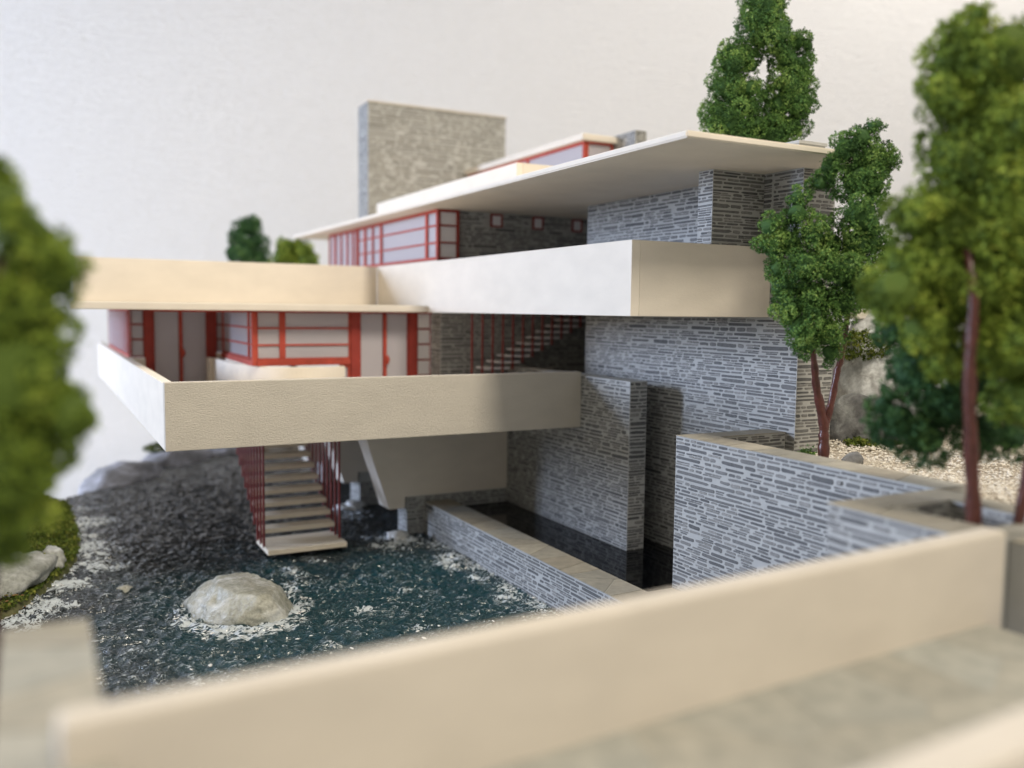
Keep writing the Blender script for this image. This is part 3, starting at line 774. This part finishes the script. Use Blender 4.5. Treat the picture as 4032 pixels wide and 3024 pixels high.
# --- windows
def window(plane, c, a0, a1, z0, z1, verts=(), rails=(), fw=0.045, dep=0.10, glass=True, mat=M_red, name='window', parent=None, gm=None):
    """plane 'X' (faces -X, runs along Y) or 'Y' (faces -Y, runs along X). frame > pane, bars"""
    def bx_(mb, u0, u1, d0, d1, za, zb):
        if plane == 'X': mb.box(c + d0, c + d1, u0, u1, za, zb)
        else: mb.box(u0, u1, c + d0, c + d1, za, zb)
    f = MB()
    bx_(f, a0, a0 + fw, 0, dep, z0, z1); bx_(f, a1 - fw, a1, 0, dep, z0, z1)
    bx_(f, a0 + fw, a1 - fw, 0, dep, z1 - fw, z1); bx_(f, a0 + fw, a1 - fw, 0, dep, z0, z0 + fw)
    o = f.build(name, mat, parent or house)
    for (u, w) in verts:
        g = MB(); bx_(g, u - w / 2, u + w / 2, 0.003, dep - .003, z0 + fw, z1 - fw); g.build('mullion', mat, o)
    us = [a0 + fw] + [x for (u, w) in verts for x in (u - w / 2, u + w / 2)] + [a1 - fw]
    rails = sorted(rails); zz = [z0 + fw] + [x for rz in rails for x in (rz - .025, rz + .025)] + [z1 - fw]
    for i in range(0, len(us), 2):
        if us[i + 1] - us[i] < 0.02: continue
        for rz in rails:
            g = MB(); bx_(g, us[i], us[i + 1], 0.010, dep - .01, rz - .025, rz + .025); g.build('rail', mat, o)
        if glass:
            for k in range(0, len(zz), 2):
                g = MB(); bx_(g, us[i] - .002, us[i + 1] + .002, dep * .55, dep * .55 + .012, zz[k] - .002, zz[k + 1] + .002); g.build('pane', gm or M_pane, o)
    return o
def post(x0, x1, y0, y1, z0, z1, mat=M_dred, name='window_post'): return part(name, (x0, x1, y0, y1, z0, z1), mat, 0.012)
RL = (-0.60, -1.08)
window('X', 2.50, 30.80, 39.75, -1.65, -0.11, verts=[(30.8 + 8.95 * t, 0.10) for t in (.06, .12, .19, .27, .36, .46, .57, .69, .82)], fw=.09, dep=.05, mat=M_red)
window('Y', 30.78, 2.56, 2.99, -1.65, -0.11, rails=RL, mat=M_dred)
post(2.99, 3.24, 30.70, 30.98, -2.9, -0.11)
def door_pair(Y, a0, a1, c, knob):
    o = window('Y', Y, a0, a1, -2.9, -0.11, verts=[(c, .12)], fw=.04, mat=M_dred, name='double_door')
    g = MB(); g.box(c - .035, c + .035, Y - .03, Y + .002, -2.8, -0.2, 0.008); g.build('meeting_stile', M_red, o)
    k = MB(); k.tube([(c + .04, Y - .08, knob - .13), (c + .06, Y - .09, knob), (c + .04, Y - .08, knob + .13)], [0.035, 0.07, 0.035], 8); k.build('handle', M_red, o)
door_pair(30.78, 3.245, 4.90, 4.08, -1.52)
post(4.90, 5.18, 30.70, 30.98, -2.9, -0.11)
window('Y', 30.74, 5.18, 5.42, -1.5, -0.11, rails=RL, fw=.03, mat=M_dred)
part('sill_wall', (5.17, 5.44, 30.6, 30.9, -2.9, -1.52), M_card, 0)
window('X', 5.36, 25.83, 30.69, -1.50, -0.11, verts=[(26.58, .10)], rails=RL, mat=M_red)
post(5.30, 5.42, 25.65, 25.83, -1.66, -0.11, M_red)
part('sill_rail', (5.30, 5.42, 25.83, 30.69, -1.67, -1.505), M_red, .01)
window('Y', 25.70, 5.42, 8.16, -1.50, -0.11, verts=[(6.16, .17)], rails=RL, mat=M_red)
part('sill_rail', (5.43, 8.16, 25.66, 25.80, -1.67, -1.505), M_red, .01)
window('Y', 25.72, 7.86, 8.16, -2.6, -1.675, fw=.07, mat=M_red)
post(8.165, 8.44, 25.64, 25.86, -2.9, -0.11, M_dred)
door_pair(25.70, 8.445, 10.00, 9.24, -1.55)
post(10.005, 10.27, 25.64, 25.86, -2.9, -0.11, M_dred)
window('Y', 25.70, 10.275, 10.735, -2.9, -0.11, rails=(-0.62, -1.09, -1.57, -2.05), fw=.03, dep=.05, mat=M_dred, gm=M_bright)
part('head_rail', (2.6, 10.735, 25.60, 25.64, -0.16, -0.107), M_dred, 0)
# upper storey windows
window('X', 10.62, 24.99, 30.0, 1.47, 2.978, verts=[(25.85, .17)], rails=(1.99, 2.50), mat=M_red, fw=.09)
window('X', 10.625, 30.0, 32.6, 1.47, 2.978, verts=[(30.9, .1), (31.75, .17)], rails=(1.99, 2.50), mat=M_red, fw=.09)
window('X', 10.66, 32.8, 36.4, 1.47, 2.978, verts=[(33.3, .12), (34.0, .12), (34.8, .12), (35.6, .2)], mat=M_red, fw=.09)
window('Y', 24.93, 10.63, 11.33, 1.47, 2.978, rails=(1.99, 2.50), mat=M_dred, fw=.08, gm=M_bright)
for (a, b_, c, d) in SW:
    window('Y', 24.98, a, b_, c, d, fw=.05, dep=.045, mat=M_dred, gm=M_bright)
# penthouse windows
window('X', 15.86, 25.15, 34.1, 4.0, 5.508, verts=[(29.0, .14), (30.3, .2)], mat=M_red, fw=.10)
window('Y', 25.15, 15.97, 17.0, 4.0, 5.508, mat=M_red, fw=.07)

# --- stairs
def tread(stair, x0, x1, y0, y1, z): 
    return boxo('tread', (x0, x1, y0, y1, z - .13, z), M_tread, stair, 0.012)

# river stair: landing plus steps climbing away under the lower terrace
tread(house, 5.18, 7.33, 23.43, 24.87, -6.41)['label'] = 'wide bottom step just above the water'
t0 = tread(house, 5.22, 7.24, 24.30, 24.82, -6.03)
for i in range(1, 11):
    c = t0.copy(); COL.objects.link(c); c.location.y += 0.405 * i; c.location.z += 0.272 * i
rod0 = MB().tube([(5.19, 23.95, -6.45), (5.19, 23.95, -3.10)], 0.034, 8).build('stair_rod', M_rod, house)
def rod_copy(x, y, zb, zt):
    L = zt - zb; c = rod0.copy(); COL.objects.link(c)
    s_ = L / 3.35; c.scale.z = s_
    oz = ORG['house'].z - ZS
    c.location = (x - 5.19, y - 23.95, (zt - oz) - (-3.10 - oz) * s_)
    return c
for sx in (5.19, 7.27):
    for i in range(0, 13):
        y = 23.95 + i * 0.39; zb = -6.45 if i < 3 else -6.45 + 0.272 * (i - 1.6)
        if sx == 5.19 and i == 0: continue
        rod_copy(sx, y, zb, -3.10)
# inner stair behind the stone corner
t1 = boxo('tread', (11.86, 12.62, 24.0, 24.8, -1.80, -1.73), M_bright, house, 0.01)
for i in range(1, 10):
    c = t1.copy(); COL.objects.link(c); c.location.x += 0.345 * i; c.location.z += 0.182 * i
for i in range(13):
    x = 11.33 + 0.3417 * i; zb = -2.9 if i < 4 else -1.80 + 0.182 * (i - 4.0)
    if zb < -0.2: rod_copy(x, 23.97, zb, -0.11)

# ================================================================ WALLS, PLANTERS, BRIDGE
LW = StoneSet(21)
low = thing('pool_wall', (10.4, 18, -7.2), 'low stone wall with flagstone coping between the stream and the black pond', 'wall')
lb = boxo('wall_body', (10.05, 10.86, 9.5, 24.46, -7.2, -5.735), M_mortar, low)
lc = boxo('wall_body', (10.862, 14.0, 9.5, 14.5, -7.2, -5.735), M_mortar, low)
LW.face(lb, *FA(10.05), 11.5, 24.46, -6.78, -5.75)
LW.build(290, low)
fr = random.Random(5)
flags(lb, 10.04, 10.87, 13.2, 24.46, -5.735, 0.62, fr)
flags(lc, 10.87, 11.5, 12.0, 14.5, -5.735, 0.62, fr)
flags(lc, 11.5, 14.0, 14.44, 14.5, -5.735, 0.62, fr)
flags(lb, 10.04, 10.87, 11.2, 13.2, -5.735, 0.62, fr)

PW = StoneSet(22)
pln = thing('planter_wall', (11.8, 11.5, -5.7), 'tall grey stone planter wall facing the pond with a flagstone rim', 'planter')
pa = boxo('wall_body', (11.5, 12.16, 8.44, 14.5, -5.735, -2.535), M_mortar, pln)
pb = boxo('wall_body', (12.162, 13.975, 13.96, 14.5, -5.735, -2.535), M_mortar, pln)
PW.face(pa, *FA(11.5), 8.44, 14.5, -5.73, -2.54)
PW.face(pb, *FB(13.96), 12.17, 13.97, -2.95, -2.545)
PW.build(300, pln)
flags(pa, 11.49, 12.17, 8.44, 14.51, -2.535, 0.75, fr)
flags(pb, 12.17, 13.975, 13.95, 14.51, -2.535, 0.75, fr)

NW = StoneSet(23)
npl = thing('planter', (10.3, 7, -5.7), 'square stone planter at the bridge end holding the two blurred trees', 'planter')
na = boxo('wall_body', (9.27, 9.95, 6.30, 8.44, -9, -2.535), M_mortar, npl)
nb_ = boxo('wall_body', (9.952, 11.48, 7.85, 8.44, -9, -2.535), M_mortar, npl)
nc = boxo('wall_body', (9.952, 11.48, 6.30, 6.60, -9, -2.535), M_mortar, npl)
nd = boxo('wall_body', (10.95, 11.478, 6.602, 7.848, -9, -2.535), M_mortar, npl)
boxo('soil', (9.953, 10.948, 6.603, 7.847, -5, -2.85), M_soil, npl)
NW.face(na, *FA(9.27), 6.32, 8.44, -5.7, -2.54); ne = boxo('wall_body', (9.86, 11.5, 3.2, 6.28, -9, -2.60), M_mortar, npl)
NW.face(nb_, *FB(7.85), 9.96, 10.9, -2.85, -2.54)
NW.face(nd, *FA(10.95), 6.62, 7.84, -2.85, -2.54)
NW.build(250, npl)
flags(na, 9.26, 9.95, 6.29, 8.45, -2.535, 0.75, fr); flags(nb_, 9.95, 11.49, 7.85, 8.45, -2.535, 0.75, fr)
flags(ne, 9.85, 11.5, 3.2, 6.28, -2.6, 0.9, fr); flags(nc, 9.95, 11.49, 6.29, 6.60, -2.535, 0.7, fr); flags(nd, 10.95, 11.49, 6.60, 7.85, -2.535, 0.6, fr)

br = thing('footbridge', (5, 4.6, -3.9), 'cream card footbridge with solid parapets crossing the blurred foreground', 'bridge')
boxo('parapet', (0.10, 9.72, 5.90, 6.17, -3.75, -2.43), M_card, br, 0.05)
boxo('parapet', (0.9, 9.22, 2.90, 3.27, -3.75, -2.43), M_card, br, 0.05)['label'] = 'near parapet of the bridge cut by the picture edge'
dk = boxo('deck', (0.32, 9.4, 3.272, 5.898, -3.75, -3.46), M_mortar, br)
flags(dk, 0.33, 9.39, 3.275, 5.895, -3.46, 0.95, fr, th=0.006, joint=0.004, base=(0.43, 0.43, 0.395), var=.06)
br.rotation_euler.z = 0.058

bp_ = thing('bridge_pier', (0, 6.5, -12), 'blurred stone pier with pale flagstone top at the near left corner', 'pier')
bb = boxo('wall_body', (-0.33, 0.31, 4.6, 8.38, -7.4, -2.72), M_mortar, bp_)
BW = StoneSet(24); BW.face(bb, *FA(-0.33), 4.6, 8.38, -5.5, -2.73); BW.build(200, bp_)
flags(bb, -0.335, 0.315, 4.6, 8.385, -2.72, 0.8, fr, base=(0.40, 0.385, 0.335))
boxo('footing', (-0.4, 0.4, 4.5, 8.4, -11.98, -7.4), M_mortar, bp_)
boxo('footing', (9.3, 11.5, 5.6, 8.4, -11.98, -9.0), M_mortar, npl)

# ================================================================ ROCKS
b1 = rock('boulder', (3.82, 20.05, ZW + 0.05), 1.02, 1.35, 0.76, M_boulder, 2.0, sub=5, rough=0.20, rot=0.25 + math.pi, flat=0.74, chip=0.95)
tag(b1, 'wet grey green boulder ringed with foam in the stream', 'boulder')
r1 = rock('bank_rock', (-0.78, 23.0, -6.25), 0.75, 1.5, 0.52, M_bank, 5.0, rot=-.5)
tag(r1, 'long pale rock lying on the mossy left bank', 'rock')
r2 = rock('bank_rock', (0.12, 24.9, -6.42), 0.30, 0.75, 0.36, M_bank, 8.0, rot=.2)
tag(r2, 'narrow upright rock in the moss beside the foam', 'rock')
r3 = rock('back_rock', (2.9, 37.6, -6.95), 1.3, 2.6, 0.80, M_lilac, 9.0, rot=-.55)
tag(r3, 'grey rock at the far left edge of the water', 'rock')
r4 = rock('back_rock', (5.0, 40.6, -6.9), 2.0, 1.3, 0.78, M_lilac, 12.0, rot=.6)
tag(r4, 'pale blue rock ledge at the top of the stream behind the stair', 'rock')
r4b = rock('back_rock', (7.8, 42.4, -6.9), 2.1, 1.2, 0.75, M_lilac, 14.0, rot=.3)
tag(r4b, 'rock ledge at the head of the stream half hidden by the stair rods', 'rock')
r5 = rock('cliff_rock', (17.9, 14.9, -2.0), 1.25, 1.1, 1.9, M_cliff, 4.0, sub=5, rough=.35, rot=.4)
tag(r5, 'craggy pale and dark cliff rock behind the twin trunked tree', 'rock')
r5b = rock('cliff_rock', (17.1, 14.0, -2.75), 1.35, 0.8, 0.85, M_slate, 6.0, rough=.4, rot=-.3)
tag(r5b, 'low dark rock at the foot of the cliff by the gravel', 'rock')
r6 = rock('pebble', (14.2, 12.35, -2.9), 0.34, 0.20, 0.16, M_slate, 7.0, sub=3, rot=.3)
tag(r6, 'flat dark stone right beside the twin trunk base', 'stone')
r7 = rock('small_rock', (1.62, 22.6, ZW + .02), 0.18, 0.2, 0.13, M_boulder, 3.0, sub=3)
tag(r7, 'small stone breaking the water left of the boulder', 'stone')

# ================================================================ FOLIAGE
BLOBS['big'] += [(15.72, 17.25, 18.02, .17), (15.95, 17.1, 17.35, .22)]
BLOBS['big'] = [(x, y, z, r * 1.09) for x, y, z, r in BLOBS['big']]
BLOBS['olive'] = [(x, y, z, r * 1.15) for x, y, z, r in BLOBS['olive']]
for k_, f_ in (('midup', 0.925), ('midlow', 0.965)):
    BLOBS[k_] = [(x * f_, y * f_, (z - ZS) * f_ + ZS, r * f_) for x, y, z, r in BLOBS[k_]]
def tree(name, label, key, mat, size, dens, seed, trunks, cat='tree', group=None, fill=.35):
    base = trunks[0][0][0]
    t = thing(name, (base[0], base[1], base[2] - ZS), label, cat, group)
    crown(t, BLOBS[key] if isinstance(key, str) else sum([BLOBS[k] for k in key], []), mat, size, dens, seed, fill=fill, core=0.80 if mat == M_olive else 0.62)
    for pts, rad in trunks:
        P = smooth3(pts)
        mb = MB(); rr = [rad[0] + (rad[1] - rad[0]) * i / (len(P) - 1) for i in range(len(P))]
        rr = [q * (1 + .12 * math.sin(i * 2.1)) for i, q in enumerate(rr)]
        if True:
            vs0 = len(mb.v); mb.tube(P, rr, 9, 0.08)
        mb.build('trunk', M_twig, t, smooth=True, shift=False)
    return t
def smooth3(p, n=5):
    out = []
    for i in range(len(p) - 1):
        p0 = Vector(p[max(i - 1, 0)]); p1 = Vector(p[i]); p2 = Vector(p[i + 1]); p3 = Vector(p[min(i + 2, len(p) - 1)])
        for k in range(n):
            t = k / n
            out.append(0.5 * ((2 * p1) + (p2 - p0) * t + (2 * p0 - 5 * p1 + 4 * p2 - p3) * t * t + (3 * p1 - p0 - 3 * p2 + p3) * t ** 3))
    out.append(Vector(p[-1])); return out
tree('tree', 'large out of focus olive green tree at the left picture edge', 'left', M_olive, 0.075, 1.5, 1, [([(-0.55, 8.6, 4.6), (-0.50, 8.6, 8.2), (-0.42, 8.65, 10.3), (-0.25, 8.7, 12.4)], (0.12, 0.07))])
tree('tree', 'tall blurred olive tree rising out of the planter at right', 'olive', M_olive, 0.075, 1.5, 2, [([(10.08, 6.85, 9.05), (9.98, 6.86, 9.9), (9.72, 6.80, 11.2), (9.68, 6.78, 12.2), (9.9, 7.1, 13.0)], (0.10, 0.05))])
tree('tree', 'dark green tree behind the blurred olive tree in the planter', 'darkg', M_deep, 0.075, 1.2, 3, [([(10.42, 6.6, 9.05), (10.62, 6.62, 9.9), (11.0, 6.8, 10.7), (11.2, 7.3, 11.2)], (0.075, 0.045))])
tree('tree', 'twin trunked green tree against the stone wall corner', ('midlow', 'midup'), M_leaf, 0.050, 1.3, 4,
     [([(13.36, 12.33, 9.03), (13.38, 12.35, 9.5), (13.36, 12.37, 9.9), (13.15, 12.38, 10.6), (12.98, 12.3, 11.1), (12.6, 12.2, 12.1)], (0.115, 0.05)),
      ([(13.38, 12.37, 9.7), (13.56, 12.38, 10.25), (13.68, 12.36, 10.9), (13.62, 12.2, 11.3), (13.4, 11.8, 13.1)], (0.075, 0.05))])
tree('tree', 'tall dark green tree standing behind the main roof', 'big', M_leaf, 0.058, 1.3, 5, [([(16.0, 17.1, 9.05), (16.0, 17.1, 12), (16.05, 17.0, 14.5), (16.0, 17.1, 16.2)], (0.2, 0.1))])
tree('shrub_tree', 'small dark green tree beyond the far parapet', 'far1', M_deep, 0.13, 1.0, 6, [([(9.5, 46.3, 2.0), (9.5, 46.3, 8.0), (9.5, 46.4, 15)], (0.25, 0.1))])
tree('shrub_tree', 'small bright green tree under the far roof tip', 'far2', M_olive, 0.13, 1.0, 7, [([(10.6, 42.2, 5.1), (10.6, 42.2, 10), (10.6, 42.2, 14)], (0.2, 0.1))])
hill = rock('far_bank', (10.2, 44.3, -8.2), 2.6, 3.6, 3.4, M_soil, 15.0, rough=.1); hill['kind'] = 'structure'

def scatter_tufts(name, pts, mat, size, seed, per=3, extra=None):
    g = np.random.default_rng(seed); P = np.array(pts); n = len(P); tri = []
    for k in range(per):
        a = rand_unit(n, g); b_ = np.cross(a, rand_unit(n, g)); b_ /= np.linalg.norm(b_, axis=1)[:, None]
        c = P + rand_unit(n, g) * size * .5
        s1 = size * g.uniform(.4, 1, n)[:, None]
        tri.append(np.stack([c - a * s1 * .5, c + a * s1 * .5, c + b_ * s1 * .8], axis=1))
    Tr = np.concatenate(tri).reshape(-1, 3); nv = len(Tr)
    tone = np.clip(np.tile(g.normal(.45, .22, n), per), 0, 1)
    return mk(name, Tr, [(i, i + 1, i + 2) for i in range(0, nv, 3)], mat, None, attr=tone, attr_type='FLOAT', kind='stuff')
g = random.Random(9)
pts = []
while len(pts) < 26000:
    x = g.uniform(-3.5, 0.9); y = g.uniform(18, 34)
    d, s_ = seg_dist(x, y, SHORE)
    if s_ > 0 and d > -0.02 + .1 * noise.noise(Vector((x * 3, y * 3, 1))): pts.append((x, y, bank_z(x, y) + g.uniform(0, .07) + .12 * max(0, noise.noise(Vector((x * 3.3, y * 3.3, 8))))))
scatter_tufts('moss', pts, M_moss, 0.10, 1)
pts = []
for (cx, cy, cz, rx, ry, rz, n) in ((4.9, 41.2, -6.15, 1.1, .8, .22, 900), (7.2, 42.6, -6.15, 1.3, .8, .2, 900), (17.2, 14.9, -0.75, 1.2, .8, .35, 1500), (16.6, 13.7, -2.85, 1.0, .5, .12, 900), (18.6, 14.2, -1.9, .3, .3, .9, 500)):
    for _ in range(n):
        d = Vector((g.gauss(0, 1), g.gauss(0, 1), g.gauss(0, 1))).normalized() * g.uniform(.7, 1)
        pts.append((cx + d.x * rx, cy + d.y * ry, cz + d.z * rz))
scatter_tufts('moss', pts, M_moss, 0.10, 2)
pts = [(13.55 + g.gauss(0, .09), 12.95 + g.gauss(0, .09), -2.9 + abs(g.gauss(0, .08))) for _ in range(260)]
o = scatter_tufts('grass_tuft', pts, M_leaf, 0.06, 3)


# gravel
g2 = np.random.default_rng(4)
Vg = []; Fg = []; Tg = []
octv = np.array([(1, 0, 0), (-1, 0, 0), (0, 1, 0), (0, -1, 0), (0, 0, 1), (0, 0, -1)], float)
octf = [(0, 2, 4), (2, 1, 4), (1, 3, 4), (3, 0, 4), (2, 0, 5), (1, 2, 5), (3, 1, 5), (0, 3, 5)]
cnt = 0
while cnt < 15000:
    x = g2.uniform(12.2, 19); y = g2.uniform(5.6, 18.5)
    if x < 15.05 and y > 13.65: continue
    if y > 8 + (x - 8) * 1.1 + 3: continue
    s_ = g2.uniform(.02, .045)
    th = g2.uniform(0, 6.28); ca, sa = math.cos(th), math.sin(th)
    v = octv * (s_ * g2.uniform(.8, 1.4), s_ * g2.uniform(.6, 1), s_ * g2.uniform(.45, .8)) * g2.uniform(.8, 1.2, (6, 1))
    v = np.stack([v[:, 0] * ca - v[:, 1] * sa, v[:, 0] * sa + v[:, 1] * ca, v[:, 2]], 1) + (x, y, -2.945 + g2.uniform(0, .05) + 0.05 * math.sin(x * 1.7 + y * .4))
    b0 = 6 * cnt; Vg.append(v); Fg += [(a + b0, b + b0, c + b0) for a, b, c in octf]; Tg += [min(1, max(0, g2.normal(.62, .2)))] * 8
    cnt += 1
mk('gravel', np.concatenate(Vg), Fg, M_gravel, attr=Tg, attr_type='FLOAT', kind='stuff')
# fallen leaves and foam flecks
def flecks(name, n, place, size, mat, seed, kind='stuff'):
    g3 = np.random.default_rng(seed); V = []; F = []
    for i in range(n):
        x, y, z = place(g3); th = g3.uniform(0, 6.28); L = size * g3.uniform(.5, 1.5); W = L * g3.uniform(.25, .6); c_, s_ = math.cos(th), math.sin(th)
        ring = [(math.cos(a) * L * g3.uniform(.8, 1.2), math.sin(a) * W * g3.uniform(.8, 1.2)) for a in np.linspace(0, 6.28, 8)[:-1]]
        b0 = len(V)
        for (a, b) in ring: V.append((x + a * c_ - b * s_, y + a * s_ + b * c_, z))
        V.append((x, y, z + W * .6))
        for k_ in range(7): F.append((b0 + k_, b0 + (k_ + 1) % 7, b0 + 7))
    o = mk(name, V, F, mat, kind=kind, smooth=True); return o
m, nt, b = new_mat('white_foam'); b.inputs['Base Color'].default_value = (0.78, 0.79, 0.78, 1); b.inputs['Roughness'].default_value = 0.3
M_foam = m
def pf(g3):
    r = g3.random()
    if r < .30:
        a = g3.uniform(math.pi * .95, math.pi * 2.15); q = g3.normal(1.06, .07); return (BX + 1.30 * q * math.cos(a), BY + 1.7 * q * math.sin(a), ZW + .09)
    if r < .60:
        i = g3.integers(2, 7); t_ = g3.random(); return (SHORE[i][0] * (1 - t_) + SHORE[i + 1][0] * t_ + abs(g3.normal(.0, .22)), SHORE[i][1] * (1 - t_) + SHORE[i + 1][1] * t_, ZW + .10)
    if r < .72: return (10.0 - abs(g3.normal(0, .25)), g3.uniform(16, 22), ZW + .1)
    return (g3.uniform(0, 9.8), g3.uniform(13.5, 24), ZW + .095)
flecks('foam_flecks', 170, pf, 0.05, M_foam, 5)
m, nt, b = new_mat('dry_leaf'); b.inputs['Base Color'].default_value = (0.22, 0.12, 0.04, 1); b.inputs['Roughness'].default_value = 0.6
def pl_(g3):
    x = g3.normal(-.55, .25); y = g3.normal(21.9, .5); return (x, y, bank_z(x, y) + .10)
flecks('dry_leaves', 45, pl_, 0.05, m, 6)
for k_, (fx, fy, rx, ry, rz) in enumerate(((9.12, 24.2, .42, .36, .22), (9.1, 28.7, .5, .5, .25))):
    f_ = rock('foam_splash', (fx, fy, ZW + .02), rx, ry, rz, M_foam, 20.0 + k_, sub=4, rough=.75); f_['kind'] = 'stuff'
print('objects', len(bpy.data.objects), 'tris', sum(len(o.data.polygons) for o in bpy.data.objects if o.type == 'MESH'))
